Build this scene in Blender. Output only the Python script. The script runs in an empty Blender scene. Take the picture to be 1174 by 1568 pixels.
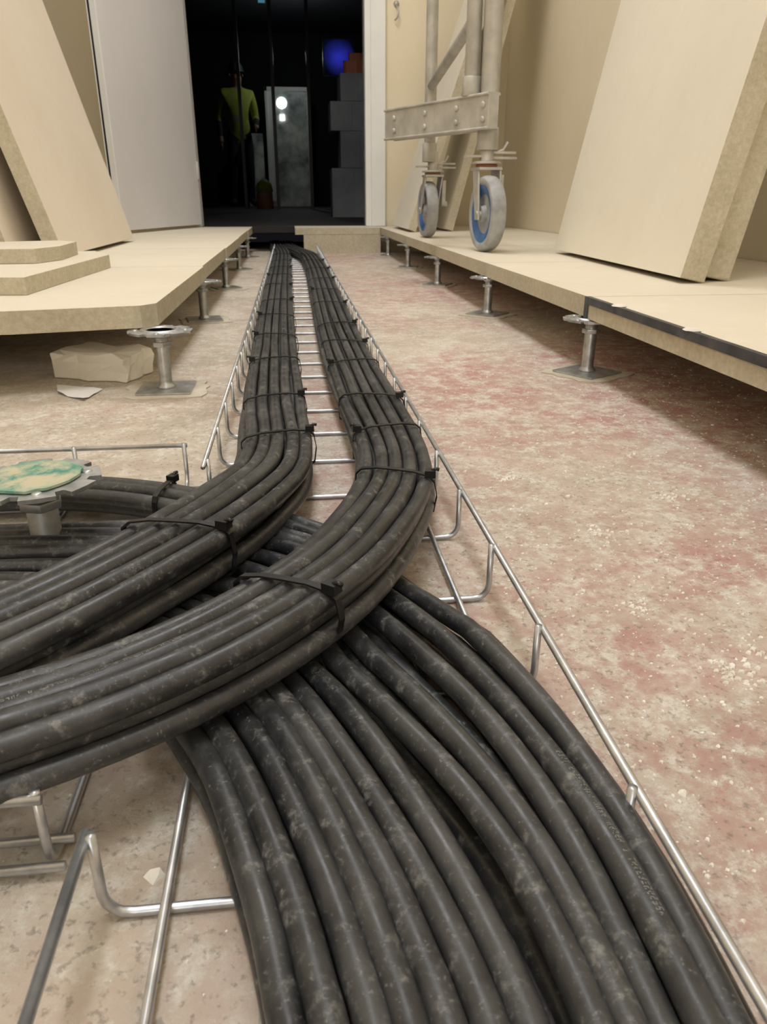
import bpy, math, random
import numpy as np
from mathutils import Vector, Matrix
random.seed(7); rng=np.random.default_rng(5)
K=0.64   # authoring units -> metres (applied to every mesh, light and the camera)

# ------------------------------------------------------------------ materials
def nt(name):
    m=bpy.data.materials.new(name); m.use_nodes=True
    n=m.node_tree.nodes; l=m.node_tree.links
    return m,n,l,n['Principled BSDF']
def noise(n,l,co,scale,detail=4,rough=.55,dist=0):
    t=n.new('ShaderNodeTexNoise'); t.inputs['Scale'].default_value=scale
    t.inputs['Detail'].default_value=detail; t.inputs['Roughness'].default_value=rough
    t.inputs['Distortion'].default_value=dist
    l.new(co,t.inputs['Vector']); return t.outputs['Fac']
def ramp(n,l,fac,stops):
    r=n.new('ShaderNodeValToRGB'); e=r.color_ramp.elements
    e[0].position=stops[0][0]; e[0].color=stops[0][1]
    e[1].position=stops[-1][0]; e[1].color=stops[-1][1]
    for p,c in stops[1:-1]:
        x=e.new(p); x.color=c
    l.new(fac,r.inputs['Fac']); return r.outputs['Color']
def mix(n,l,fac,a,b,mode='MIX'):
    m=n.new('ShaderNodeMix'); m.data_type='RGBA'; m.blend_type=mode
    if isinstance(fac,(int,float)): m.inputs[0].default_value=fac
    else: l.new(fac,m.inputs[0])
    for i,v in ((6,a),(7,b)):
        if isinstance(v,tuple): m.inputs[i].default_value=v
        else: l.new(v,m.inputs[i])
    return m.outputs[2]
def C(r,g,b):
    f=lambda c:(c/255/12.92) if c/255<=.04045 else ((c/255+.055)/1.055)**2.4
    return (f(r),f(g),f(b),1)
W=(1,1,1,1); K0=(0,0,0,1)
def G(x): return (x,x,x,1)
def bump(n,l,b,h,strength,dist=.002):
    bp=n.new('ShaderNodeBump'); bp.inputs['Strength'].default_value=strength; bp.inputs['Distance'].default_value=dist
    l.new(h,bp.inputs['Height']); l.new(bp.outputs['Normal'],b.inputs['Normal'])
def simple(name,c1,c2=None,rough=.6,metal=0,scale=12,bs=.0,bscale=80,emis=None):
    m,n,l,b=nt(name); co=n.new('ShaderNodeTexCoord').outputs['Object']
    c2=c2 or c1
    f=noise(n,l,co,scale,6)
    l.new(ramp(n,l,f,[(.35,c1),(.65,c2)]),b.inputs['Base Color'])
    b.inputs['Roughness'].default_value=rough; b.inputs['Metallic'].default_value=metal
    if bs: bump(n,l,b,noise(n,l,co,bscale,5),bs)
    if emis:
        b.inputs['Emission Color'].default_value=emis[0]; b.inputs['Emission Strength'].default_value=emis[1]
    return m

def concrete():
    m,n,l,b=nt('screed_concrete'); co=n.new('ShaderNodeTexCoord').outputs['Object']
    big=noise(n,l,co,1.3,3,.5); mid=noise(n,l,co,6,10,.72,.4); patch=noise(n,l,co,3.0,12,.74,.6)
    fine=noise(n,l,co,120,8,.8); med=noise(n,l,co,40,9,.78); sp=noise(n,l,co,260,3,.6)
    base=ramp(n,l,mid,[(.34,C(182,172,154)),(.5,C(206,195,176)),(.64,C(223,215,199))])
    sx=n.new('ShaderNodeSeparateXYZ'); l.new(co,sx.inputs[0])
    mr=n.new('ShaderNodeMapRange'); mr.inputs['From Min'].default_value=-.15; mr.inputs['From Max'].default_value=.3
    mr.inputs['To Min'].default_value=.35; mr.inputs['To Max'].default_value=1.0; l.new(sx.outputs['X'],mr.inputs['Value'])
    pm=ramp(n,l,mix(n,l,.35,patch,big),[(.42,G(.15)),(.49,G(.5)),(.57,W)])
    wear=ramp(n,l,med,[(.42,W),(.60,G(.25))])
    pk=mix(n,l,1.0,pm,wear,'MULTIPLY')
    m2=n.new('ShaderNodeMath'); m2.operation='MULTIPLY'; l.new(pk,m2.inputs[0]); l.new(mr.outputs[0],m2.inputs[1])
    c=mix(n,l,m2.outputs[0],base,C(190,144,137))
    d1=ramp(n,l,med,[(.47,K0),(.58,G(.8))]); d2=ramp(n,l,fine,[(.45,G(.15)),(.58,W)])
    c=mix(n,l,mix(n,l,1.0,d1,d2,'MULTIPLY'),c,C(234,229,219))
    dk=ramp(n,l,sp,[(.32,G(.6)),(.43,K0)])
    c=mix(n,l,dk,c,C(138,126,114))
    l.new(c,b.inputs['Base Color']); b.inputs['Roughness'].default_value=.93
    bump(n,l,b,mix(n,l,.5,fine,med),.9,.003)
    return m
def cable_mat(name,seed):
    m,n,l,b=nt(name); tc=n.new('ShaderNodeTexCoord').outputs['Object']
    mp=n.new('ShaderNodeMapping'); mp.inputs['Location'].default_value=(seed*3.1,seed,0); l.new(tc,mp.inputs[0]); co=mp.outputs[0]
    a=noise(n,l,co,11,7,.68); f=noise(n,l,co,170,6,.72); s=noise(n,l,co,60,7,.75); g=noise(n,l,co,480,4,.7)
    base=ramp(n,l,s,[(.35,C(26,27,30)),(.65,C(42,44,47))])
    d=ramp(n,l,a,[(.43,G(.03)),(.64,G(.6))])
    c=mix(n,l,d,base,C(84,84,83))
    dd=ramp(n,l,s,[(.51,K0),(.62,G(.7))])
    sc=ramp(n,l,f,[(.48,K0),(.60,G(.85))])
    c=mix(n,l,mix(n,l,1.0,sc,dd,'MULTIPLY'),c,C(134,132,127))
    sc2=ramp(n,l,g,[(.61,K0),(.69,G(.45))]); c=mix(n,l,sc2,c,C(140,138,133))
    l.new(c,b.inputs['Base Color'])
    r=ramp(n,l,s,[(.4,G(.33)),(.65,G(.55))]); l.new(r,b.inputs['Roughness'])
    b.inputs['Specular IOR Level'].default_value=.6
    bump(n,l,b,mix(n,l,.4,s,f),.3,.001)
    return m
def board_edge():
    m,n,l,b=nt('board_edge_fibre'); co=n.new('ShaderNodeTexCoord').outputs['Object']
    f=noise(n,l,co,130,7,.75); g=noise(n,l,co,14,4)
    c=mix(n,l,.5,ramp(n,l,f,[(.35,C(164,153,130)),(.65,C(214,205,182))]),ramp(n,l,g,[(.3,C(184,174,150)),(.7,C(210,201,177))]))
    l.new(c,b.inputs['Base Color']); b.inputs['Roughness'].default_value=.85; bump(n,l,b,f,.4,.002)
    return m
def board_face(name,a,bb,c3):
    m,n,l,b=nt(name); co=n.new('ShaderNodeTexCoord').outputs['Object']
    g=noise(n,l,co,2.2,6,.6); f=noise(n,l,co,30,6,.7); s=noise(n,l,co,7,9,.8,1.5)
    c=ramp(n,l,g,[(.3,a),(.7,bb)])
    c=mix(n,l,ramp(n,l,f,[(.52,K0),(.75,G(.35))]),c,c3)
    c=mix(n,l,ramp(n,l,s,[(.62,K0),(.72,G(.3))]),c,C(194,184,162))
    l.new(c,b.inputs['Base Color']); b.inputs['Roughness'].default_value=.75; bump(n,l,b,f,.12,.001)
    return m
def galv(name,a,bb,rough=.35,scale=60):
    m,n,l,b=nt(name); co=n.new('ShaderNodeTexCoord').outputs['Object']
    f=noise(n,l,co,scale,5,.6)
    l.new(ramp(n,l,f,[(.3,a),(.7,bb)]),b.inputs['Base Color'])
    b.inputs['Metallic'].default_value=.8; b.inputs['Roughness'].default_value=rough; bump(n,l,b,f,.15,.001)
    return m
def green_mat():
    m,n,l,b=nt('threadlock_green'); co=n.new('ShaderNodeTexCoord').outputs['Object']
    f=noise(n,l,co,30,8,.7)
    g=n.new('ShaderNodeTexGradient'); g.gradient_type='SPHERICAL'
    mp=n.new('ShaderNodeMapping'); mp.inputs['Scale'].default_value=(24,24,24); l.new(co,mp.inputs[0]); l.new(mp.outputs[0],g.inputs['Vector'])
    c=ramp(n,l,f,[(.36,C(64,132,114)),(.55,C(112,164,146)),(.68,C(170,192,174))])
    c2=mix(n,l,ramp(n,l,f,[(.42,K0),(.55,W)]),c,C(202,190,160))
    c=mix(n,l,ramp(n,l,g.outputs['Fac'],[(.1,K0),(.45,G(.9))]),c,c2)
    l.new(c,b.inputs['Base Color'])
    b.inputs['Roughness'].default_value=.55; bump(n,l,b,f,.6,.002); return m
M_floor=concrete()
M_cab=[cable_mat('cable_sheath_a',0),cable_mat('cable_sheath_b',5),cable_mat('cable_sheath_c',11)]
M_print=simple('cable_print',C(112,115,113),C(142,144,141),rough=.6,scale=200)
M_edge=board_edge()
M_panel=board_face('floor_panel_face',C(220,209,188),C(229,220,201),C(237,231,217))
M_board=board_face('plasterboard_face',C(230,222,204),C(238,231,215),C(224,215,196))
M_boardL=board_face('plasterboard_face_pinkish',C(224,210,190),C(232,220,202),C(218,204,184))
M_wall=board_face('wall_cream',C(224,210,182),C(230,218,192),C(218,204,176))
M_wall2=board_face('wall_cream_lined',C(235,221,190),C(239,227,199),C(230,216,185))
M_ceil=simple('ceiling_white',C(228,228,227),rough=.9)
M_zinc=galv('zinc_wire',C(166,169,173),C(210,212,215),.36)
M_ped=galv('pedestal_zinc',C(160,163,164),C(212,214,215),.4)
M_alu=simple('scaffold_aluminium',C(178,175,167),C(202,199,191),rough=.5,metal=.4,scale=20,bs=.1)
M_black=simple('black_plastic',C(12,12,13),C(20,20,21),rough=.38)
M_trim=simple('dark_edge_tape',C(54,56,62),C(84,86,90),rough=.5,scale=30)
M_door=simple('door_paint_grey',C(219,217,218),C(226,224,225),rough=.5,scale=3)
M_white=simple('frame_white',C(232,231,227),C(239,238,234),rough=.5,scale=5)
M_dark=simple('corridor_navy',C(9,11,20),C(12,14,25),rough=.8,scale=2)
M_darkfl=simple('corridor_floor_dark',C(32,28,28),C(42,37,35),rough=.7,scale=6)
M_green=green_mat()
M_mortar=simple('adhesive_grey',C(190,180,160),C(210,202,184),rough=.95,scale=30,bs=.8,bscale=50)
M_blue=simple('wheel_blue',C(56,96,156),C(88,126,180),rough=.5,scale=20)
M_tyre=simple('wheel_tyre_grey',C(146,147,148),C(180,181,180),rough=.6,scale=25)
M_red=simple('bearing_orange',C(166,96,72),C(160,120,96),rough=.6)
M_deb=simple('plaster_crumbs',C(214,206,192),C(236,231,222),rough=.95,scale=60)
M_paper=simple('paper_white',C(238,236,230),C(243,242,238),rough=.85,scale=10)
M_block=simple('block_wrap',C(238,231,214),C(244,240,228),rough=.85,scale=18,bs=.5,bscale=30)

# ------------------------------------------------------------------ mesh builder
def cr(pts,step):
    """Catmull-Rom resample to roughly 'step' spacing."""
    P=[np.array(p,float) for p in pts]
    P=[2*P[0]-P[1]]+P+[2*P[-1]-P[-2]]
    out=[]
    for i in range(1,len(P)-2):
        p0,p1,p2,p3=P[i-1:i+3]
        d=[max(np.linalg.norm(b-a)**.5,1e-6) for a,b in((p0,p1),(p1,p2),(p2,p3))]
        m1=(p1-p0)/d[0]-(p2-p0)/(d[0]+d[1])+(p2-p1)/d[1]
        m2=(p2-p1)/d[1]-(p3-p1)/(d[1]+d[2])+(p3-p2)/d[2]
        m1=m1*d[1]; m2=m2*d[1]
        s=step if np.linalg.norm((p1+p2)/2)<1.8 else step*3
        k=max(2,int(np.linalg.norm(p2-p1)/s))
        for j in range(k):
            t=j/k
            out.append((2*t**3-3*t*t+1)*p1+(t**3-2*t*t+t)*m1+(-2*t**3+3*t*t)*p2+(t**3-t*t)*m2)
    out.append(P[-2]); return np.array(out)
class Bd:
    def __init__(s): s.v=[];s.f=[];s.m=[];s.s=[];s.mats=[]
    def mi(s,m):
        if m not in s.mats: s.mats.append(m)
        return s.mats.index(m)
    def add(s,vs,fs,m,smooth=False):
        o=len(s.v); s.v+= [tuple(map(float,v)) for v in vs]
        i=s.mi(m)
        for f in fs: s.f.append([o+a for a in f]); s.m.append(i); s.s.append(smooth)
    def tube(s,pts,r,m,seg=8):
        P=np.array(pts,float); n=len(P)
        T=np.zeros_like(P); T[1:-1]=P[2:]-P[:-2]; T[0]=P[1]-P[0]; T[-1]=P[-1]-P[-2]
        T/=np.maximum(np.linalg.norm(T,axis=1),1e-9)[:,None]
        a=np.array([0,0,1.]) if abs(T[0][2])<.9 else np.array([1.,0,0])
        vs=[]; 
        for i in range(n):
            a=a-T[i]*a.dot(T[i]); a/=np.linalg.norm(a); b=np.cross(T[i],a)
            ri=r if np.isscalar(r) else r[i]
            for k in range(seg):
                t=2*math.pi*k/seg; vs.append(P[i]+ri*(math.cos(t)*a+math.sin(t)*b))
        fs=[]
        for i in range(n-1):
            for k in range(seg):
                k2=(k+1)%seg; fs.append([i*seg+k,i*seg+k2,(i+1)*seg+k2,(i+1)*seg+k])
        fs.append(list(range(seg))[::-1]); fs.append([(n-1)*seg+k for k in range(seg)])
        s.add(vs,fs,m,True)
    def hexa(s,c,m,mside=None):
        s.add(c,[[3,2,1,0],[4,5,6,7]],m)
        o=mside or m
        s.add(c,[[0,1,5,4],[1,2,6,5],[2,3,7,6],[3,0,4,7]],o)
    def box(s,x0,x1,y0,y1,z0,z1,m,mside=None):
        s.hexa([(x0,y0,z0),(x1,y0,z0),(x1,y1,z0),(x0,y1,z0),(x0,y0,z1),(x1,y0,z1),(x1,y1,z1),(x0,y1,z1)],m,mside)
    def obox(s,c,half,rot,m):
        R=rot; c=Vector(c); vs=[]
        for z in(-1,1):
            for x,y in((-1,-1),(1,-1),(1,1),(-1,1)): vs.append(c+R@Vector((x*half[0],y*half[1],z*half[2])))
        s.hexa(vs,m)
    def prism(s,poly,z0,z1,m,mside=None):
        n=len(poly); vs=[(x,y,z0) for x,y in poly]+[(x,y,z1) for x,y in poly]
        s.add(vs,[list(range(n))[::-1],list(range(n,2*n))],m)
        s.add(vs,[[i,(i+1)%n,n+(i+1)%n,n+i] for i in range(n)],mside or m)
    def lathe(s,prof,c,ax,m,seg=32):
        ax=Vector(ax).normalized(); a=ax.orthogonal().normalized(); b=ax.cross(a); c=Vector(c); vs=[]
        for r,h in prof:
            for k in range(seg):
                t=2*math.pi*k/seg; vs.append(c+ax*h+(a*math.cos(t)+b*math.sin(t))*r)
        fs=[]
        for i in range(len(prof)-1):
            for k in range(seg):
                k2=(k+1)%seg; fs.append([i*seg+k,i*seg+k2,(i+1)*seg+k2,(i+1)*seg+k])
        s.add(vs,fs,m,True)
    def finish(s,name,bevel=0,parent=None):
        me=bpy.data.meshes.new(name)
        V=np.array(s.v); c=(V.min(0)+V.max(0))/2; c[2]=V[:,2].min()
        me.from_pydata([tuple((v-c)*K) for v in V],[],s.f)
        for m in s.mats: me.materials.append(m)
        me.polygons.foreach_set('material_index',s.m); me.polygons.foreach_set('use_smooth',s.s)
        me.update()
        ob=bpy.data.objects.new(name,me); bpy.context.scene.collection.objects.link(ob)
        ob.location=c*K
        if parent:
            ob.parent=parent; ob.matrix_parent_inverse=Matrix.Translation(parent.location).inverted()
        if bevel:
            b=ob.modifiers.new('bevel','BEVEL'); b.width=bevel*K; b.segments=2; b.limit_method='ANGLE'; b.angle_limit=.7
        return ob

# ------------------------------------------------------------------ room shell
XL,XR,YE,YB,ZC=-1.66,1.62,6.1,-3.2,4.2
b=Bd(); b.box(XL-.2,XR+.2,YB-.2,7.4,-.1,0,M_floor); b.finish('floor')
b=Bd(); b.box(XL-.2,XR+.2,YB-.2,YE+.1,ZC,ZC+.1,M_ceil); b.finish('ceiling')
b=Bd(); b.box(XL-.1,XL,YB,YE,0,ZC,M_wall); b.finish('wall_left')
b=Bd(); b.box(XR,XR+.1,YB,YE,0,ZC,M_wall); b.finish('wall_right')
b=Bd(); b.box(XL-.1,XR+.1,YB-.1,YB,0,ZC,M_wall); b.finish('wall_back')
b=Bd()
b.box(XL,-.70,YE,YE+.12,0,ZC,M_wall2); b.box(.66,XR,YE,YE+.12,0,ZC,M_wall2); b.box(-.70,.66,YE,YE+.12,3.35,ZC,M_wall2)
b.finish('wall_end')
b=Bd()
b.box(.575,.66,YE-.02,YE+.16,.178,3.35,M_white); b.box(.615,.72,YE-.045,YE-.001,.178,3.42,M_white)
b.box(-.70,-.66,YE-.02,YE+.16,.178,3.35,M_white); b.box(-.66,.575,YE-.02,YE+.16,3.27,3.35,M_white)
b.box(.570,.5755,YE+.06,YE+.1,.18,3.27,M_trim)
b.finish('door_frame',.004)
h=Vector((-.655,6.07,0)); f=Vector((-.995,4.93,0)); d=(f-h).normalized(); nrm=Vector((d.y,-d.x,0))
if nrm.x>0: nrm=-nrm
b=Bd()
def leaf(a,e,o0,o1,z0,z1,m):
    p=[a+nrm*o0,e+nrm*o0,e+nrm*o1,a+nrm*o1]
    b.hexa([(q.x,q.y,z0) for q in p]+[(q.x,q.y,z1) for q in p],m)
leaf(h,f,0,.055,.195,3.25,M_door)
leaf(f,f+d*.006,.0,.036,.195,3.25,M_white)
leaf(f,f+d*.004,.038,.048,.195,3.25,M_black)
leaf(f,f+d*.006,.050,.055,.195,3.25,M_white)
for z in (.5,1.8,2.9): b.tube([(h.x+.0,h.y,z),(h.x+.0,h.y,z+.12)],.014,M_alu,8)
b.finish('door_1',.002)

# dark corridor beyond
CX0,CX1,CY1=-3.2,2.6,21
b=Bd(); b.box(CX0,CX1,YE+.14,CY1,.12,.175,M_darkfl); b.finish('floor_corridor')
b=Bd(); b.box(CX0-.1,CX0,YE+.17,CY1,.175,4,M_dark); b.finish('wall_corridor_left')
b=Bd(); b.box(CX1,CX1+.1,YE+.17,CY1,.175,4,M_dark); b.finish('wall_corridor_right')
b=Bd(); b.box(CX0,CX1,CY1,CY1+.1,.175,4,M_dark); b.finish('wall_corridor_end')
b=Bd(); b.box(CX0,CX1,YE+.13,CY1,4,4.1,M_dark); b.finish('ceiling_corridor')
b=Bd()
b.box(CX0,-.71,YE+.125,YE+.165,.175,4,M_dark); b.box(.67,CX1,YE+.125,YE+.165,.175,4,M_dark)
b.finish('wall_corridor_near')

# ------------------------------------------------------------------ raised floor panels
ys=[1.62,2.57,3.52,4.47,5.42,6.095]
for i in range(5):
    y0,y1=ys[i]+.002,ys[i+1]-.002
    b=Bd()
    if i==0:
        b.prism([(-1.655,1.50),(-.56,y0-.055),(-.315,y0+.0),(-.288,y0+.035),(-.284,y1),(-1.655,y1)],.130,.175,M_panel,M_edge)
    else: b.box(-1.655,-.286-(i%2)*.004,y0,y1,.130,.175,M_panel,M_edge)
    b.finish('raised_floor_panel',.003)
yr=[-1.2,-.24,.71,1.66,2.61,3.56,4.51,5.46,6.05]
for i in range(8):
    y0,y1=yr[i]+.002,yr[i+1]-.002
    b=Bd(); x0=.655 if i>2 else .650
    b.box(x0,1.615,y0,y1,.130,.175,M_panel,M_edge)
    if i<=2:
        b.box(x0-.003,x0+.008,y0,y1-.001,.161,.1765,M_trim)
        b.box(x0-.004,x0-.001,y1-.02,y1,.130,.176,M_trim)
        for k in range(3): b.lathe([(0,.004),(.012,.003),(.016,0)],(x0+.006,y0+.18+.3*k,.1765),(0,0,1),M_deb,7)
    b.finish('raised_floor_panel',.003)
b=Bd(); b.box(.09,.652,5.78,5.82,0,.128,M_edge); b.finish('trench_end_board',.002)
b=Bd(); b.box(.03,.652,5.80,6.22,.13,.176,M_panel,M_edge); b.box(-.28,.03,6.0,6.22,.135,.176,M_darkfl); b.finish('threshold_panel',.003)

# ------------------------------------------------------------------ pedestals
def pedestal(x,y,ht=.128,green=False,rot=0,base=.075,hr=.065,sr=.0135):
    b=Bd()
    R=Matrix.Rotation(rot,3,'Z')
    n=26; poly=[]
    for k in range(n):
        t=2*math.pi*k/n; rr=base*(1+.22*random.random())*(1.0/max(abs(math.cos(t)),abs(math.sin(t))))**.8
        poly.append((x+rr*math.cos(t+rot),y+rr*math.sin(t+rot)))
    b.prism(poly,0,.003,M_mortar)
    b.obox((x,y,.0055),(.056,.056,.0018),R,M_ped)
    b.lathe([(0,.0075),(.020,.0075),(.019,.012),(sr+.001,.016),(sr,.020),(sr,ht-.008),(0,ht-.008)],(x,y,0),(0,0,1),M_ped,20)
    b.lathe([(sr,ht-.034),(sr+.007,ht-.034),(sr+.007,ht-.024),(sr,ht-.024)],(x,y,0),(0,0,1),M_ped,6)
    b.lathe([(sr,ht-.016),(sr+.004,ht-.014),(sr+.006,ht-.006)],(x,y,0),(0,0,1),M_ped,20)
    hd=[];N=8
    for k in range(N):
        for dt,rr in((-.32,hr),(-.12,hr*1.02),(-.08,hr*.84),(.08,hr*.84),(.12,hr*1.02),(.32,hr)):
            t=2*math.pi*(k+.5)/N+dt*2*math.pi/N*1.3+rot; hd.append((x+rr*math.cos(t),y+rr*math.sin(t)))
    b.prism(hd,ht-.0055,ht-.001,M_ped)
    b.lathe([(.0,ht-.001),(hr*.46,ht-.001),(hr*.5,ht+.002),(hr*.6,ht+.002),(hr*.65,ht-.001)],(x,y,0),(0,0,1),M_ped,24)
    for k in range(4):
        t=math.pi/2*k+rot; b.lathe([(0,.0022),(.005,.0018),(.006,0)],(x+hr*.78*math.cos(t),y+hr*.78*math.sin(t),ht-.001),(0,0,1),M_ped,8)
    o=b.finish('floor_pedestal',.0010)
    if green:
        blob=[(x+(.044+.008*random.random())*math.cos(2*math.pi*k/30),y+(.044+.008*random.random())*math.sin(2*math.pi*k/30)) for k in range(30)]
        g=Bd(); g.prism(blob,ht+.0002,ht+.0030,M_green); g.finish('threadlock_paint',.001,parent=o)
pedestal(-.284,.79,.103,True,.3,.05,.066,.0165)
for i,y in enumerate([1.61,2.60,3.55,4.5,5.45]): pedestal(-.278 if i==0 else -.30,y,rot=.2*i)
for i,y in enumerate([.71,1.665,2.62,3.58,4.53,5.48]): pedestal(.672,y,rot=.3+.25*i)
for y in (1.70,2.60,3.55): pedestal(-1.3,y); 

# ------------------------------------------------------------------ wire basket tray
R=.0031; zb=.004
b=Bd()
xl,xr=-.122,.183
cross=[-.28,-.13,.02,.17,.32,.497,.649,.797]+[.945+.148*k for k in range(34)]
def arc(x0,x1,z1,up0,up1,y):
    p=[]
    c=.016; s0=1 if x1>x0 else -1
    if up0: p+=[(x0,y,z1),(x0,y,zb+c),(x0+s0*.0015,y,zb+c*.55),(x0+s0*.005,y,zb+.004),(x0+s0*c*.55,y,zb+.0012),(x0+s0*c,y,zb)]
    else: p+=[(x0,y,zb)]
    if up1: p+=[(x1-s0*c,y,zb),(x1-s0*c*.55,y,zb+.0012),(x1-s0*.005,y,zb+.004),(x1-s0*.0015,y,zb+c*.55),(x1,y,zb+c),(x1,y,z1)]
    else: p+=[(x1,y,zb)]
    return p
for y in cross:
    if y>5.95: continue
    upl=(y<=.33 or y>.93)
    b.tube(arc(xl,xr,.064,upl,True,y+random.uniform(-.003,.003)),R,M_zinc,10)
b.tube([(xr+.004,y,.060) for y in(-.35,1,3,5.95)],R*1.05,M_zinc,10)
b.tube([(xl-.004,y,.060) for y in(.925,2,4,5.95)],R*1.05,M_zinc,10)
b.tube([(xl-.004,y,.060) for y in(-.35,.0,.324)],R*1.05,M_zinc,10)
for x in (-.088,-.03,.09,.150):
    b.tube([(x,-.35,zb+.0055),(x,2,zb+.0055),(x,5.95,zb+.0055)],R,M_zinc,8)
b.finish('wire_basket_tray')
b=Bd()
y0,y1=.355,1.02
for x in(-.162,-.31,-.46,-.61,-.76,-.91,-1.06):
    pts=[(x,y0,.064),(x,y0,zb+.016),(x,y0+.0015,zb+.009),(x,y0+.005,zb+.004),(x,y0+.016,zb),(x,y1-.016,zb),(x,y1-.005,zb+.004),(x,y1,zb+.016),(x,y1,.064)]
    b.tube(pts,R,M_zinc,10)
for y in(y0-.003,y1+.003): b.tube([(-1.1,y,.060),(-.158,y,.060)],R*1.05,M_zinc,10)
for y in(.350,.372,.5,.6,.7,.82,.93,.985): b.tube([(-1.1,y,zb+.0055),(-.13 if y>.45 else -.152,y,zb+.0055)],R,M_zinc,8)
b.finish('wire_basket_tray')

# ------------------------------------------------------------------ cable bundles
def frames(P):
    T=np.zeros_like(P); T[1:-1]=P[2:]-P[:-2]; T[0]=P[1]-P[0]; T[-1]=P[-1]-P[-2]
    T[:,2]=0; T/=np.linalg.norm(T,axis=1)[:,None]
    return T,np.stack([-T[:,1],T[:,0],np.zeros(len(P))],1)
def smooth_noise(n,amp,wl):
    k=max(4,int(n/wl)); c=rng.normal(0,amp,k); return np.interp(np.linspace(0,k-1,n),np.arange(k),c)
def sm(a):
    k=np.ones(7)/7; p=np.pad(a,3,mode='edge'); return np.convolve(p,k,'valid')
DOT=[[7,5,5,5,7],[2,6,2,2,7],[7,1,7,4,7],[7,1,3,1,7],[5,5,7,1,1],[7,4,7,1,7],[7,4,7,5,7],[2,5,7,5,5],[6,5,6,4,4],[5,7,7,5,5],[7,4,6,4,7]]
def printing(b,Q,r,ang,frm,length,seed):
    """small inkjet marking: dot-matrix characters following the sheath."""
    rr=random.Random(seed)
    T=np.gradient(Q,axis=0); S=np.concatenate([[0],np.cumsum(np.linalg.norm(np.diff(Q,axis=0),axis=1))])
    s=frm; px=.00068
    while s<frm+length:
        if rr.random()<.16: s+=px*5; continue
        g=DOT[rr.randrange(len(DOT))]
        for row in range(5):
            for col in range(3):
                if not (g[row]>>(2-col))&1 or rr.random()<.25: continue
                ss=s+col*px
                c=np.array([np.interp(ss,S,Q[:,k]) for k in range(3)]); t=np.array([np.interp(ss,S,T[:,k]) for k in range(3)]); t/=np.linalg.norm(t)
                lat=np.array([-t[1],t[0],0]); lat/=np.linalg.norm(lat); up=np.cross(t,lat)*1.0
                if up[2]<0: up=-up
                a=ang+(2-row)*px*1.3/r
                def pt(da,dt): 
                    x=a+da; return c+t*dt+(math.cos(x)*lat+math.sin(x)*up)*(r*1.012)
                h=px*.55/r
                b.add([pt(-h,-px*.42),pt(-h,px*.42),pt(h,px*.42),pt(h,-px*.42)],[[0,1,2,3]],M_print)
        s+=px*4.4
def bundle(name,ctr,N,layers,wid,r,shift=(0,.5,.1),ls=.0168,ties=(),zmin=.0145,step=.012,amp=.0007,seg=12,prints=()):
    P=cr([c[:3] for c in ctr],step); n=len(P)
    T,L=frames(P)
    if np.isscalar(wid): w=np.full(n,wid)
    else:
        Q=np.array(ctr,float)[:,:2]; idx=[int(np.argmin(((P[:,:2]-q)**2).sum(1))) for q in Q]
        w=np.interp(np.arange(n),idx,wid)
    b=Bd()
    for k in range(layers):
        for j in range(N):
            o=(j-(N-1)/2)/(N-1)
            off=o*w + shift[k]*w/(N-1)
            off=off+sm(smooth_noise(n,amp,14)); dz=sm(smooth_noise(n,amp*1.1,14))
            crown=-.004*(2*abs(o))**2.5
            z=np.maximum(P[:,2]-k*ls+dz+crown*(k==0),zmin)
            Q=P+L*off[:,None]; Q[:,2]=z
            b.tube(Q,r,M_cab[int(rng.integers(0,3))],seg)
            for (kk,jj,ang,px_,py_,ln,sd) in prints:
                if kk==k and jj==j:
                    i0=int(np.argmin((Q[:,0]-px_)**2+(Q[:,1]-py_)**2)); S=np.concatenate([[0],np.cumsum(np.linalg.norm(np.diff(Q,axis=0),axis=1))])
                    printing(b,Q,r,ang,S[i0],ln,sd)
    for (y,hs) in ties:
        i=int(np.argmin((P[:,1]-y)**2 + (P[:,0]-hs[2])**2)) if len(hs)>2 else int(np.argmin(np.abs(P[:,1]-y)))
        c=P[i]; lat=L[i]; t=T[i]; hw=w[i]/2+r+.0015; lo=max(c[2]-(layers-1)*ls,zmin)-r-.0012; hi=c[2]+r+.0014
        loop=[(-hw*.86,hi-.0035),(-hw*.45,hi),(0,hi+.0003),(hw*.45,hi),(hw*.86,hi-.0035),(hw+.0,hi-.010),(hw+.003,(hi+lo)/2),(hw,lo+.006),(hw*.8,lo),(0,lo),(-hw*.8,lo),(-hw,lo+.006),(-hw-.001,(hi+lo)/2),(-hw-.0,hi-.010)]
        sl=.25*(1 if i%2 else -1)
        vs=[];fs=[];nn=len(loop)
        for a,z in loop:
            for s_,o_ in((-1,0),(1,0),(1,1),(-1,1)):
                aa=a*(1+o_*.025); zz=z+(.0016*o_ if z>(hi+lo)/2 else -.0016*o_)
                q=c+lat*aa+t*(.0034*s_+a*sl); vs.append((q[0],q[1],zz))
        for q in range(nn):
            q2=(q+1)%nn
            for e in range(4): fs.append([q*4+e,q*4+(e+1)%4,q2*4+(e+1)%4,q2*4+e])
        b.add(vs,fs,M_black)
        hp=c+lat*(hs[0]*hw*.90)+t*(hs[0]*hw*.9*sl); ang=math.atan2(lat[1],lat[0]); Rz=Matrix.Rotation(ang,3,'Z')
        b.obox((hp[0],hp[1],hi+.0005),(.0062,.0052,.0042),Rz,M_black)
        e=hp+lat*hs[0]*.010; b.tube([(hp[0],hp[1],hi+.002),(hp[0]*.4+e[0]*.6,hp[1]*.4+e[1]*.6,hi+.006),(e[0],e[1],hi+.005)],.0022,M_black,6)
    return b.finish(name)
r=.0094
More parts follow.
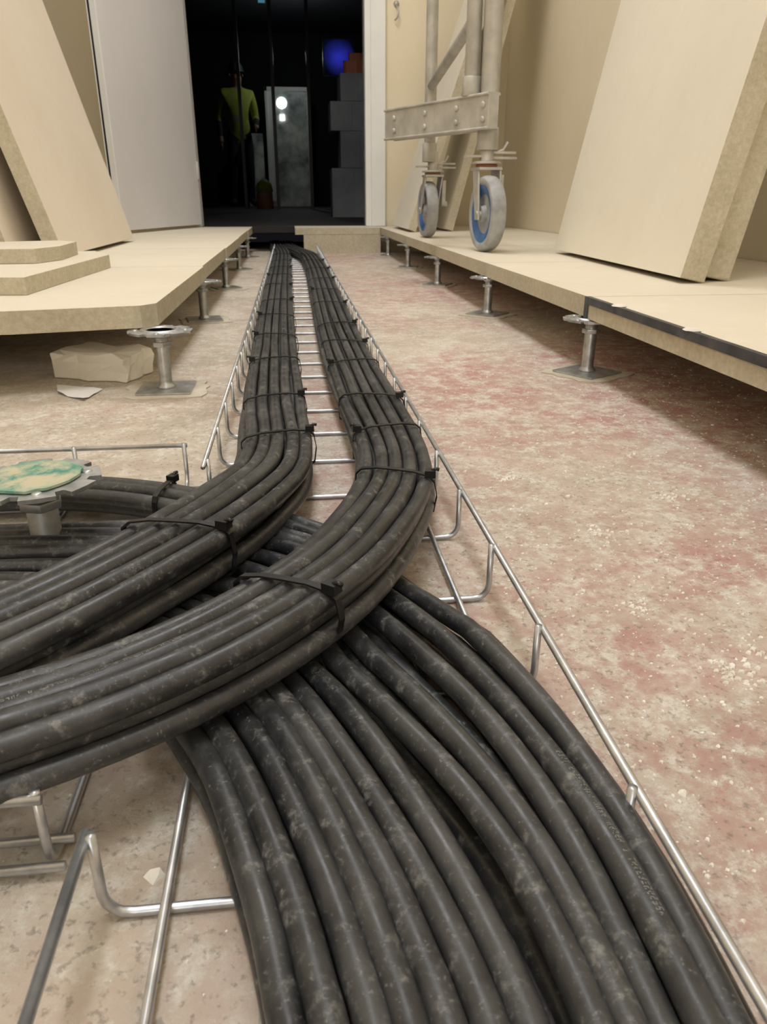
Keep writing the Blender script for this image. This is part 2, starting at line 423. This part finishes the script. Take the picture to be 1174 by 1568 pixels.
A=[(-.13,6.6,.045),(-.09,5.7,.050),(-.062,4.9,.055),(-.058,4,.055),(-.058,3.05,.055),(-.050,1.9,.056),(-.040,1.24,.060),(-.031,1.0,.066),(-.038,.89,.072),(-.066,.79,.080),(-.108,.688,.086),(-.155,.606,.088),(-.205,.538,.088),(-.26,.482,.088),(-.34,.428,.088),(-.5,.374,.088),(-.85,.335,.088)]
wA=[.080,.083,.085,.087,.085,.083,.080,.078,.078,.080,.080,.080,.080,.080,.080,.080,.080]
bundle('cable_bundle',A,5,3,wA,r,shift=(0,-.45,-.1),amp=.0013,ties=[(1.02,(1,)),(1.26,(1,)),(1.6,(-1,)),(1.9,(-1,)),(2.25,(-1,)),(2.6,(1,)),(3.1,(1,)),(3.5,(-1,)),(3.9,(1,)),(4.3,(1,)),(4.8,(1,)),(.662,(1,0,-.122))])
Bc=[(-.04,6.6,.045),(.0,5.75,.050),(.095,5.0,.055),(.120,4.2,.055),(.120,3.05,.055),(.114,2.07,.056),(.118,1.56,.056),(.124,1.24,.059),(.127,1.06,.062),(.123,.93,.068),(.104,.79,.082),(.070,.675,.092),(.026,.577,.096),(-.024,.509,.096),(-.075,.457,.096),(-.125,.421,.095),(-.175,.394,.095),(-.24,.368,.095),(-.4,.334,.096),(-.85,.31,.096)]
wB=[.085,.086,.088,.088,.088,.086,.086,.086,.080,.074,.070,.067,.065,.063,.060,.057,.056,.056,.056,.056]
bundle('cable_bundle',Bc,5,3,wB,.0088,shift=(0,-.3,.2),ls=.0145,amp=.0011,
  prints=[(0,0,2.2,-.06,.40,.16,3),(0,1,1.9,-.01,.47,.20,4),(0,2,1.75,-.08,.44,.2,9)],
  ties=[(1.04,(-1,)),(1.25,(1,)),(1.56,(-1,)),(1.8,(1,)),(2.08,(1,)),(2.5,(1,)),(2.9,(-1,)),(3.3,(1,)),(3.8,(1,)),(4.3,(1,)),(4.8,(-1,)),(.80,(1,)),(.515,(1,0,-.02))])
def mid(l,rr): return [((a[0]+c[0])/2,(a[1]+c[1])/2,(a[2]+c[2])/2) for a,c in zip(l,rr)]
def wd(l,rr): return [math.hypot(a[0]-c[0],a[1]-c[1]) for a,c in zip(l,rr)]
Cl=[(-.9,.73,.034),(-.5,.73,.034),(-.25,.72,.034),(-.12,.68,.034),(-.04,.625,.036),(.015,.553,.038),(.041,.467,.044),(.074,.390,.048),(.0985,.3245,.05),(.111,.2736,.05),(.115,.229,.05),(.116,.191,.05),(.116,.12,.05),(.116,-.4,.05)]
Cr=[(-.9,.815,.034),(-.5,.815,.034),(-.22,.81,.034),(-.07,.79,.034),(.02,.73,.036),(.075,.640,.038),(.116,.56,.044),(.144,.465,.048),(.161,.38,.05),(.170,.315,.05),(.174,.256,.05),(.175,.2,.05),(.175,.12,.05),(.175,-.4,.05)]
bundle('cable_bundle',mid(Cl,Cr),5,3,wd(Cl,Cr),.0088,shift=(0,.6,0),ties=[],amp=.0018,seg=16,ls=.0165,prints=[(0,3,1.3,.15,.36,.12,21)])
Dl=[(-.9,.61,.032),(-.5,.61,.032),(-.3,.59,.032),(-.2,.56,.034),(-.13,.50,.036),(-.082,.4217,.042),(-.064,.3826,.045),(-.045,.3276,.046),(-.030,.2755,.046),(-.022,.2398,.046),(-.015,.210,.046),(-.010,.15,.046),(-.008,-.4,.046)]
Dr=[(-.9,.70,.032),(-.5,.70,.032),(-.26,.685,.032),(-.12,.64,.034),(-.04,.56,.036),(.002,.48,.042),(.032,.408,.045),(.056,.339,.046),(.073,.285,.046),(.083,.242,.046),(.089,.204,.046),(.091,.15,.046),(.091,-.4,.046)]
bundle('cable_bundle',mid(Dl,Dr),7,3,wd(Dl,Dr),.0090,shift=(0,.3,0),ties=[(.50,(1,0,-.04))],amp=.0018,seg=16,ls=.0165)
E=[(-.9,.93,.040),(-.5,.935,.040),(-.30,.93,.040),(-.17,.885,.040),(-.07,.815,.038),(0.01,.75,.036),(.06,.69,.036)]
bundle('cable_bundle',E,3,2,.040,.0098,shift=(0,.4,0),ties=[(.885,(1,))],ls=.018,seg=12)

# ------------------------------------------------------------------ leaning boards & stacked slabs
def lean(name,N,F,z0,dx,H,th,m=M_board):
    u=Vector((dx,0,1)).normalized(); N=Vector((*N,z0)); F=Vector((*F,z0)); t=Vector((math.copysign(1,dx),0,-abs(dx)))
    t=t.normalized()*th
    base=[N,F,F+t,N+t]
    dn=max(0,-min((q.z-z0) for q in base)); base=[q+Vector((0,0,dn+.001)) for q in base]
    top=[q+u*H for q in base]
    b=Bd(); vs=base+top
    b.add(vs,[[0,1,5,4]],m); b.add(vs,[[2,3,7,6]],m)
    b.add(vs,[[3,2,1,0],[4,5,6,7],[1,2,6,5],[3,0,4,7]],M_edge)
    bb=b.finish(name,.003)
lean('leaning_plasterboard',(-.79,2.86),(-.79,4.12),.176,-.27,2.6,.055,M_boardL)
lean('leaning_plasterboard',(-.93,2.75),(-.93,4.3),.176,-.22,2.5,.055,M_boardL)
lean('leaning_plasterboard',(.985,1.89),(1.04,3.04),.176,.20,1.95,.068)
lean('leaning_plasterboard',(1.075,1.93),(1.12,2.95),.176,.185,1.8,.068)
lean('leaning_plasterboard',(.74,5.0),(.74,5.8),.176,.34,2.1,.05)
lean('leaning_plasterboard',(1.0,5.1),(1.0,5.8),.176,.26,1.6,.05)
b=Bd(); b.prism([(-.60,1.83),(-.60,1.86),(-.57,2.55),(-.66,2.75),(-1.3,2.5),(-1.25,1.95),(-.70,1.84)],.176,.214,M_panel,M_edge); b.finish('plasterboard_offcut',.004)
b=Bd(); b.prism([(-.69,2.22),(-.655,2.34),(-.67,2.58),(-.75,2.66),(-1.2,2.45),(-1.15,2.18)],.215,.252,M_panel,M_edge); b.finish('plasterboard_offcut',.004)

# ------------------------------------------------------------------ scaffold tower
b=Bd()
N=Vector((.80,3.20,0)); F=Vector((.745,4.30,0))
def castor(cx,cy,ax,sx,sy,side=1):
    r0=.142; zc=.176+r0
    A_=Vector(ax).normalized(); g=r0/.155
    b.lathe([(x_*g,y_*g) for x_,y_ in [(.118,-.027),(.128,-.033),(.145,-.032),(.153,-.020),(.155,0),(.153,.020),(.145,.032),(.128,.033),(.118,.027)]],(cx,cy,zc),A_,M_tyre,40)
    for s_ in(-1,1):
        b.lathe([(x_*g,s_*y_*g) for x_,y_ in [(.119,.0275),(.110,.0285),(.085,.020),(.080,.014)]],(cx,cy,zc),A_,M_blue,40)
        b.lathe([(x_*g,s_*y_*g) for x_,y_ in [(.081,.014),(.036,.012),(.031,.032),(0,.032)]],(cx,cy,zc),A_,M_tyre,40)
    fw=Vector((-A_.y,A_.x,0)); Rm=Matrix((A_,fw,Vector((0,0,1)))).transposed()
    b.tube([Vector((cx,cy,zc))-A_*.048,Vector((cx,cy,zc))+A_*.05],.012,M_alu,10)
    top=zc+r0+.022
    for s_ in(-1,1):
        wb,wt=(.022,.034) if s_<0 else (.034,.052)
        q=Vector((cx,cy,0))+A_*(s_*.042)
        a0=q-fw*wb; a1=q+fw*wb; c0=Vector((sx,sy,0))+A_*(s_*.042)
        t=A_*.0035
        vs=[]
        for off in(-t,t):
            for P_,z in((a0,zc-.022),(a1,zc-.022),(c0+fw*wt,top),(c0-fw*wt,top)): 
                w_=P_+off; vs.append((w_.x,w_.y,z))
        b.add(vs,[[0,1,2,3],[7,6,5,4],[0,4,5,1],[1,5,6,2],[2,6,7,3],[3,7,4,0]],M_alu)
    b.obox((sx,sy,top+.003),(.048,.056,.005),Rm,M_alu)
    b.lathe([(0,0),(.040,0),(.045,.006),(.040,.012),(0,.012)],(sx,sy,top+.008),(0,0,1),M_red,24)
    b.lathe([(0,.0),(.058,.0),(.058,.008),(.028,.012),(.026,.10),(0,.10)],(sx,sy,top+.020),(0,0,1),M_alu,24)
    q=Vector((sx,sy,0))+A_*.058
    b.obox((q.x,q.y,zc+.085),(.010,.026,.060),Rm,M_alu)
    b.obox((q.x+.005,q.y,zc+.030),(.016,.02,.012),Rm,M_alu)
    b.obox((q.x+.015,q.y,top+.043),(.05,.014,.004),Rm,M_alu)
    b.obox((q.x-.01,q.y,top+.062),(.07,.018,.004),Rm,M_alu)
    b.tube([(sx+.03,sy,top+.06),(sx+.065,sy,top+.072),(sx+.080,sy-.01,top+.10)],.006,M_alu,6)
    b.obox((sx-.055,sy,top+.048),(.035,.018,.004),Rm,M_alu)
    return top+.10
t1=castor(.785,3.15,(.98,.12,0),N.x-.01,N.y+.02); t2=castor(.745,4.32,(.99,.05,0),F.x+.02,F.y)
b.tube([(N.x-.01,N.y+.02,t1-.02),(N.x-.01,N.y+.02,2.6)],.036,M_alu,20)
b.tube([(N.x-.01,N.y+.02,t1-.03),(N.x-.01,N.y+.02,t1+.05)],.042,M_alu,20)
b.tube([(F.x,F.y,t2-.03),(F.x,F.y,2.6)],.030,M_alu,16)
b.tube([(F.x,F.y,t2-.03),(F.x,F.y,t2+.06)],.038,M_alu,16)
e0=Vector((.785,3.13,0)); e1=Vector((.470,3.80,0)); dv=(e1-e0).normalized(); sd=Vector((dv.y,-dv.x,0))
p=[e0-sd*.025,e0+sd*.025,e1+sd*.025,e1-sd*.025]
b.hexa([(q.x,q.y,.622) for q in p]+[(q.x,q.y,.746) for q in p],M_alu)
for fc in(-1,1):
    for z in(.624,.740):
        a_=e0+sd*fc*.027; c_=e1+sd*fc*.027
        b.tube([(a_.x,a_.y,z),(c_.x,c_.y,z)],.006,M_alu,6)
    for s_ in(.03,.20,.42,.66):
        q=e0+dv*s_+sd*fc*.026
        for z in(.705,.655): b.lathe([(0,.008),(.010,.008),(.012,0)],(q.x,q.y,z),tuple(sd*fc),M_alu,10)
n2=e0+dv*.14
b.tube([(n2.x,n2.y,.742),(n2.x,n2.y,2.6)],.030,M_alu,16)
b.tube([(n2.x,n2.y,.742),(n2.x,n2.y,.81)],.038,M_alu,16)
q=e0+dv*.45
b.tube([(q.x,q.y,.682),(F.x,F.y,.682)],.022,M_alu,12)
b.tube([(F.x,F.y,.90),(n2.x,n2.y,1.0)],.022,M_alu,12)
b.tube([(F.x,F.y,1.62),(n2.x,n2.y,1.62)],.020,M_alu,12)
b.tube([(F.x,F.y,2.1),(n2.x,n2.y,2.1)],.020,M_alu,12)
b.tube([(N.x-.01,N.y+.02,1.45),(n2.x,n2.y,1.45)],.018,M_alu,12)
b.finish('scaffold_tower',.002)

# ------------------------------------------------------------------ small stuff
b=Bd(); 
pts=[(-.55,1.755),(-.375,1.685),(-.335,1.80),(-.50,1.88)]
vs=[]
for k,z in enumerate((0.001,.02,.040,.058)):
    for i in range(4):
        a=np.array(pts[i]); c=np.array(pts[(i+1)%4])
        for j in range(6):
            q=a+(c-a)*j/6; vs.append((q[0]+rng.normal(0,.003),q[1]+rng.normal(0,.003),z+rng.normal(0,.0025)*(k>0)))
n=24; fs=[[k*n+i,k*n+(i+1)%n,(k+1)*n+(i+1)%n,(k+1)*n+i] for k in range(3) for i in range(n)]
fs+=[list(range(n))[::-1],[3*n+i for i in range(n)]]
b.add(vs,fs,M_block); b.finish('paper_wrapped_block',.003)
b=Bd(); 
g=[];
for j in range(5):
    for i in range(6):
        u,v=i/5,j/4; q=np.array((-.52,1.67))*(1-u)*(1-v)+np.array((-.50,1.60))*(1-u)*v*1+np.array((-.415,1.63))*u*(1-v)+np.array((-.43,1.53))*u*v
        g.append((q[0],q[1],.002+.008*random.random()*(.3+abs(u-.5))))
b.add(g,[[j*6+i,j*6+i+1,(j+1)*6+i+1,(j+1)*6+i] for j in range(4) for i in range(5)],M_paper,True); b.finish('paper_scrap')
b=Bd()
def crumb(x,y,s):
    vs=[(x+s*a*(.6+.6*random.random()),y+s*c*(.6+.6*random.random()),s*.35*(1+d_)*(.5+.6*random.random())) for a,c,d_ in((1,0,-1),(0,1,-1),(-1,0,-1),(0,-1,-1),(.5,.5,.6),(-.4,.4,.8),(-.3,-.5,.5),(.5,-.4,.9))]
    b.add(vs,[[0,1,5,4],[1,2,5],[2,6,5],[2,3,6],[3,7,6],[3,0,7],[0,4,7],[4,5,6,7]],M_deb)
for i in range(6500):
    y=random.uniform(.12,1)*random.uniform(.1,1)*3.2+.1; x=random.uniform(.2,.95)
    crumb(x,y,random.choice((.0008,.001,.0014,.0022)) if random.random()<.985 else .0038)
for cx,cy in((.36,.50),(.40,.52),(.33,.62),(.45,.42),(.30,1.0),(.5,.9),(.36,.8)):
    for i in range(26): crumb(cx+random.gauss(0,.014),cy+random.gauss(0,.009),random.uniform(.0012,.0042))
b.finish('plaster_crumbs')
b=Bd()
for i in range(900):
    x=random.uniform(-.6,.17); y=random.uniform(.1,2.4); crumb(x,y,random.choice((.0008,.0011,.0016)))
crumb(-.10,.345,.006); b.finish('plaster_crumbs')
b=Bd(); b.lathe([(0,0),(.02,0),(.018,.01),(0,.012)],(.80,YE-.001,1.62),(0,-1,0),M_alu,14)
b.tube([(.80,YE-.01,1.61),(.81,YE-.04,1.57),(.80,YE-.045,1.53),(.79,YE-.02,1.52)],.006,M_alu,8); b.finish('wall_hook')

# ------------------------------------------------------------------ things in the dark corridor
M_hi=simple('hi_vis_yellow',C(135,142,46),C(155,160,60),rough=.7,scale=8)
M_band=simple('reflective_band',C(130,135,130),rough=.4)
M_trou=simple('work_trousers',C(26,28,36),C(34,36,44),rough=.8)
M_skin=simple('skin',C(150,112,92),C(160,122,100),rough=.5)
M_hat=simple('hard_hat_dark',C(60,66,70),rough=.4)
M_hair=simple('short_hair',C(40,30,24),rough=.8)
def person(x,y,H,pose,ang):
    s=H/1.75
    J=pose
    names=list(J.keys()); idx={k:i for i,k in enumerate(names)}
    ed=[('pelvis','waist'),('waist','chest'),('chest','neck'),('neck','head0'),('head0','head1'),
        ('chest','shL'),('shL','elL'),('elL','wrL'),('wrL','paL'),('chest','shR'),('shR','elR'),('elR','wrR'),('wrR','paR'),
        ('pelvis','hipL'),('hipL','knL'),('knL','anL'),('anL','toL'),('pelvis','hipR'),('hipR','knR'),('knR','anR'),('anR','toR')]
    rad={'pelvis':.145,'waist':.135,'chest':.16,'neck':.055,'head0':.075,'head1':.085,'sh':.075,'el':.052,'wr':.034,'pa':.036,'hip':.10,'kn':.066,'an':.048,'to':.045}
    me=bpy.data.meshes.new('body'); ca,sa=math.cos(ang),math.sin(ang)
    def tr(p): return ((x+(p[0]*ca-p[1]*sa)*s)*K,(y+(p[0]*sa+p[1]*ca)*s)*K,(.176+p[2]*s)*K)
    me.from_pydata([tr(J[k]) for k in names],[(idx[a],idx[c]) for a,c in ed],[])
    ob=bpy.data.objects.new('worker',me); bpy.context.scene.collection.objects.link(ob)
    md=ob.modifiers.new('skin','SKIN'); md.use_smooth_shade=True
    for k in names:
        kk=k[:-1] if k[-1] in 'LR' else k
        rr=rad[kk]*s*K; sv=me.skin_vertices[0].data[idx[k]]; sv.radius=(rr,rr); sv.use_root=(k=='pelvis')
    ss=ob.modifiers.new('sub','SUBSURF'); ss.levels=2; ss.render_levels=2
    dg=bpy.context.evaluated_depsgraph_get(); ev=ob.evaluated_get(dg); m2=bpy.data.meshes.new_from_object(ev)
    ob.modifiers.clear(); ob.data=m2
    m2.materials.clear()
    for m in (M_trou,M_hi,M_skin,M_hair,M_band): m2.materials.append(m)
    def near(p):
        best=None
        for a,c in ed:
            A_,C_=Vector(tr(J[a])),Vector(tr(J[c])); t=max(0,min(1,(p-A_).dot(C_-A_)/max((C_-A_).length_squared,1e-9)))
            d_=(p-(A_+(C_-A_)*t)).length/ (rad[c[:-1] if c[-1] in 'LR' else c])
            if best is None or d_<best[0]: best=(d_,a,c)
        return best
    for p in m2.polygons:
        _,a,c=near(p.center); zz=(p.center.z/K-.176)/s
        if c in('head0','head1') : p.material_index=2
        elif c=='neck': p.material_index=1
        elif a[:2] in('hi','kn','an') or c[:3]=='hip': p.material_index=0
        elif a[:2]=='wr': p.material_index=2
        elif a[:2]=='el': p.material_index=0
        else: p.material_index=4 if 1.10<zz<1.15 and a in('waist','pelvis','chest') else 1
        p.use_smooth=True
    b=Bd(); h1=np.array(J['head1']); 
    def W_(p): return (x+(p[0]*ca-p[1]*sa)*s,y+(p[0]*sa+p[1]*ca)*s,.176+p[2]*s)
    hz=h1+np.array((0,0,.03))
    ring=[(.0,.105),(.05,.098),(.082,.07),(.098,.03),(.100,.0),(.108,-.004),(.104,-.012)]
    b.lathe([(r_*s,z_*s) for r_,z_ in ring],W_(hz),(0,0,1),M_hat,20)
    for sx_ in(-1,1):
        e=h1+np.array((sx_*.03,-.082,-.01)); b.lathe([(0,-.01*s),(.009*s,0),(0,.01*s)],W_(e),(0,1,0),M_hair,8)
        e=h1+np.array((sx_*.088,0,-.02)); b.lathe([(0,-.012*s),(.02*s,0),(0,.012*s)],W_(e),(1,0,0),M_skin,8)
    b.tube([W_(h1+np.array((0,-.08,0))),W_(h1+np.array((0,-.105,-.035))),W_(h1+np.array((0,-.085,-.045)))],.012*s,M_skin,6)
    b.tube([W_(h1+np.array((-.025,-.085,-.07))),W_(h1+np.array((.025,-.085,-.07)))],.006*s,M_red,6)
    for sd_ in 'LR':
        pa=np.array(J['pa'+sd_]); wr=np.array(J['wr'+sd_]); d_=(pa-wr)/np.linalg.norm(pa-wr)
        lat=np.cross(d_,(1,0,0)); lat/=np.linalg.norm(lat)
        for i,ln in enumerate((.07,.08,.076,.06)):
            q=pa+lat*(i-1.5)*.018; b.tube([W_(q),W_(q+d_*ln*.55),W_(q+d_*ln+np.array((0,-.01,0)))],.009*s,M_skin,6)
        q=wr+d_*.03; b.tube([W_(q),W_(q-lat*.045+d_*.03),W_(q-lat*.05+d_*.06)],.010*s,M_skin,6)
    hb=b.finish('head_and_hands'); hb.parent=ob
    return ob
stand={'pelvis':(0,0,.95),'waist':(0,0,1.10),'chest':(0,0,1.32),'neck':(0,-.01,1.48),'head0':(0,-.02,1.56),'head1':(0,-.03,1.65),
 'shL':(.19,0,1.41),'elL':(.25,.02,1.12),'wrL':(.20,-.18,1.0),'paL':(.17,-.25,1.0),'shR':(-.19,0,1.41),'elR':(-.26,.03,1.12),'wrR':(-.27,-.05,.88),'paR':(-.27,-.07,.80),
 'hipL':(.10,0,.88),'knL':(.12,-.02,.48),'anL':(.13,.02,.08),'toL':(.15,-.13,.045),'hipR':(-.10,0,.88),'knR':(-.13,-.05,.48),'anR':(-.14,0,.08),'toR':(-.17,-.15,.045)}
person(-1.0,18,2.72,stand,.3)
b=Bd(); y=19.6; M_glow=simple('reflection_glow',C(255,255,255),emis=((.95,1,1,1),4))  # bright reflection in the far door, imitated by glowing shapes
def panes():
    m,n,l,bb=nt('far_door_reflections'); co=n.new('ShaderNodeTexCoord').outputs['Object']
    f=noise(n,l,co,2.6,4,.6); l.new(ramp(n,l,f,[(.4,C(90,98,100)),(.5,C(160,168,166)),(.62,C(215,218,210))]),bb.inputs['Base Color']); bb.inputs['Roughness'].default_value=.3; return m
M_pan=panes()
b.box(-.40,.50,y,y+.08,.176,2.62,M_pan); b.box(-.40,-.25,y-.01,y,.3,2.62,M_white)
b.box(-.46,-.40,y-.04,y+.1,.176,2.7,M_white); b.box(.50,.56,y-.04,y+.1,.176,2.7,M_white); b.box(-.46,.56,y-.04,y+.1,2.62,2.7,M_white)
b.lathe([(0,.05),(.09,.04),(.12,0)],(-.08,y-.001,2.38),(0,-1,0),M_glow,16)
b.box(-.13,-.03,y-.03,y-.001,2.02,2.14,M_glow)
b.box(-.95,-.55,y,y+.3,.18,1.75,M_pan)
b.finish('door_2',.004)
b=Bd()
for x in(-.78,-.20,.42): b.box(x-.03,x+.03,14.9,14.96,.176,3.9,M_black)
b.box(-2,1.5,14.9,14.96,3.9,3.96,M_black); b.finish('glazed_screen_frame',.004)
b=Bd(); M_box=simple('cardboard_grey',C(98,100,106),C(124,126,128),rough=.8,scale=3)
zz=.176
for i,(w_,h_,dx_) in enumerate(((.46,.50,-.02),(.40,.36,.05),(.44,.28,-.03),(.36,.26,.04))):
    x0_,x1_=.72-w_/2+dx_,.72+w_/2+dx_
    b.box(x0_,x1_,8.9,9.35,zz,zz+h_-.004,M_box)
    b.box((x0_+x1_)/2-.02,(x0_+x1_)/2+.02,8.898,9.352,zz+.001,zz+h_-.002,M_box)
    zz+=h_
b.finish('stacked_boxes',.012)
M_org=simple('orange_bag',C(120,66,40),C(140,80,50),rough=.7,scale=6,bs=.4,bscale=12)
b=Bd(); b.prism([(.62,9.0),(.76,8.96),(.90,9.02),(.88,9.15),(.86,9.28),(.66,9.25)],zz,zz+.12,M_org)
b.prism([(.68,9.04),(.84,9.06),(.82,9.22),(.70,9.2)],zz+.11,zz+.20,M_org); b.finish('orange_bag',.04)
b=Bd(); b.lathe([(.0,.0),(.16,.0),(.15,.3),(.10,.36),(.0,.38)],(-.47,15.8,.176+.0),(0,0,1),M_red,14); b.lathe([(.0,.30),(.17,.28),(.14,.42),(.05,.5),(.0,.5)],(-.47,15.8,.20),(0,0,1),M_hi,14); b.finish('tool_bag')
# soft blue glow, painted as fading emission on an added panel and stand
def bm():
    m,n,l,bb=nt('blue_glow_falloff'); co=n.new('ShaderNodeTexCoord').outputs['Object']
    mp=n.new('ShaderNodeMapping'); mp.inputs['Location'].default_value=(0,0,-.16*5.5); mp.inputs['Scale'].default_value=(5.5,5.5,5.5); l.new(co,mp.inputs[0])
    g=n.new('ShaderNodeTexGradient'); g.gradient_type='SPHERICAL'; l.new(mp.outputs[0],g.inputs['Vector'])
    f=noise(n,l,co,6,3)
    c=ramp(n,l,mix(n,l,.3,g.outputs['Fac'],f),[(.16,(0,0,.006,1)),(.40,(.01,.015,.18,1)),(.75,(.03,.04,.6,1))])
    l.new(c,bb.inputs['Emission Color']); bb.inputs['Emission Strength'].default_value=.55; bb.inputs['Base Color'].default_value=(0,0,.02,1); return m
b=Bd(); b.box(.64,1.16,14.022,14.06,2.20,2.74,M_black); b.box(.87,.92,14.03,14.06,.178,2.2,M_black); b.box(.64,1.14,13.9,14.2,.176,.2,M_black); st=b.finish('blue_glow_stand',.003)
b=Bd(); b.box(.66,1.14,13.98,14.02,2.22,2.72,bm()); b.finish('blue_glow_panel',parent=st)
b=Bd(); mt=simple('teal_sign',C(10,30,34),emis=((.15,.45,.6,1),.35)); b.box(-.40,-.28,16,16.04,3.60,3.76,mt); b.box(-.36,-.34,16.0,16.04,3.76,3.999,M_black); b.finish('exit_sign',.004)

# ------------------------------------------------------------------ lights
def area(name,loc,sx,sy,e,col=(.97,.98,1.0)):
    L=bpy.data.lights.new(name,'AREA'); L.shape='RECTANGLE'; L.size=sx*K; L.size_y=sy*K; L.energy=e; L.color=col
    o=bpy.data.objects.new(name,L); bpy.context.scene.collection.objects.link(o); o.location=Vector(loc)*K; return o
area('ceiling_light',(-.15,.3,4.15),.9,1.4,25)
area('ceiling_light.001',(-.1,3.6,4.15),.9,1.4,27)
area('ceiling_light.002',(0,-2,4.15),.9,1.2,9)
fl=area('front_fill_light',(-.5,-2.6,1.5),.7,.5,8); fl.rotation_euler=(math.radians(84),0,math.radians(-8))  # unseen fill light added behind the camera to brighten cable fronts
b=Bd(); b.box(-.87,-.13,-2.72,-2.64,1.22,1.78,M_alu); b.tube([(-.5,-2.70,1.22),(-.5,-2.70,.03)],.02,M_alu,10)
for k in range(3):
    t=2.1*k; b.tube([(-.5,-2.70,.5),(-.5+.35*math.cos(t),-2.70+.35*math.sin(t),.01)],.012,M_alu,8)
b.finish('fill_light_stand',.003)  # unseen housing and stand added for the fill light
def pt(name,loc,e,col,r_=.05):
    L=bpy.data.lights.new(name,'POINT'); L.energy=e; L.color=col; L.shadow_soft_size=r_
    o=bpy.data.objects.new(name,L); bpy.context.scene.collection.objects.link(o); o.location=Vector(loc)*K
pt('far_door_fill',(.3,17.6,3.0),7,(.9,1,.95))  # added light without a fixture, lifts the far door and worker
w=bpy.data.worlds.new('world'); bpy.context.scene.world=w; w.use_nodes=True
w.node_tree.nodes['Background'].inputs[0].default_value=(.02,.02,.025,1); w.node_tree.nodes['Background'].inputs[1].default_value=.3

# ------------------------------------------------------------------ camera
cam=bpy.data.cameras.new('camera'); cam.sensor_width=36; cam.lens=36*1490/2048; cam.clip_start=.01
cam.dof.use_dof=True; cam.dof.focus_distance=.5; cam.dof.aperture_fstop=28
co=bpy.data.objects.new('camera',cam); bpy.context.scene.collection.objects.link(co)
co.location=Vector((0,0,.38))*K; co.rotation_euler=(math.radians(90-22.9),0,math.radians(-6.64))
bpy.context.scene.camera=co
bpy.context.scene.view_settings.view_transform='Standard'
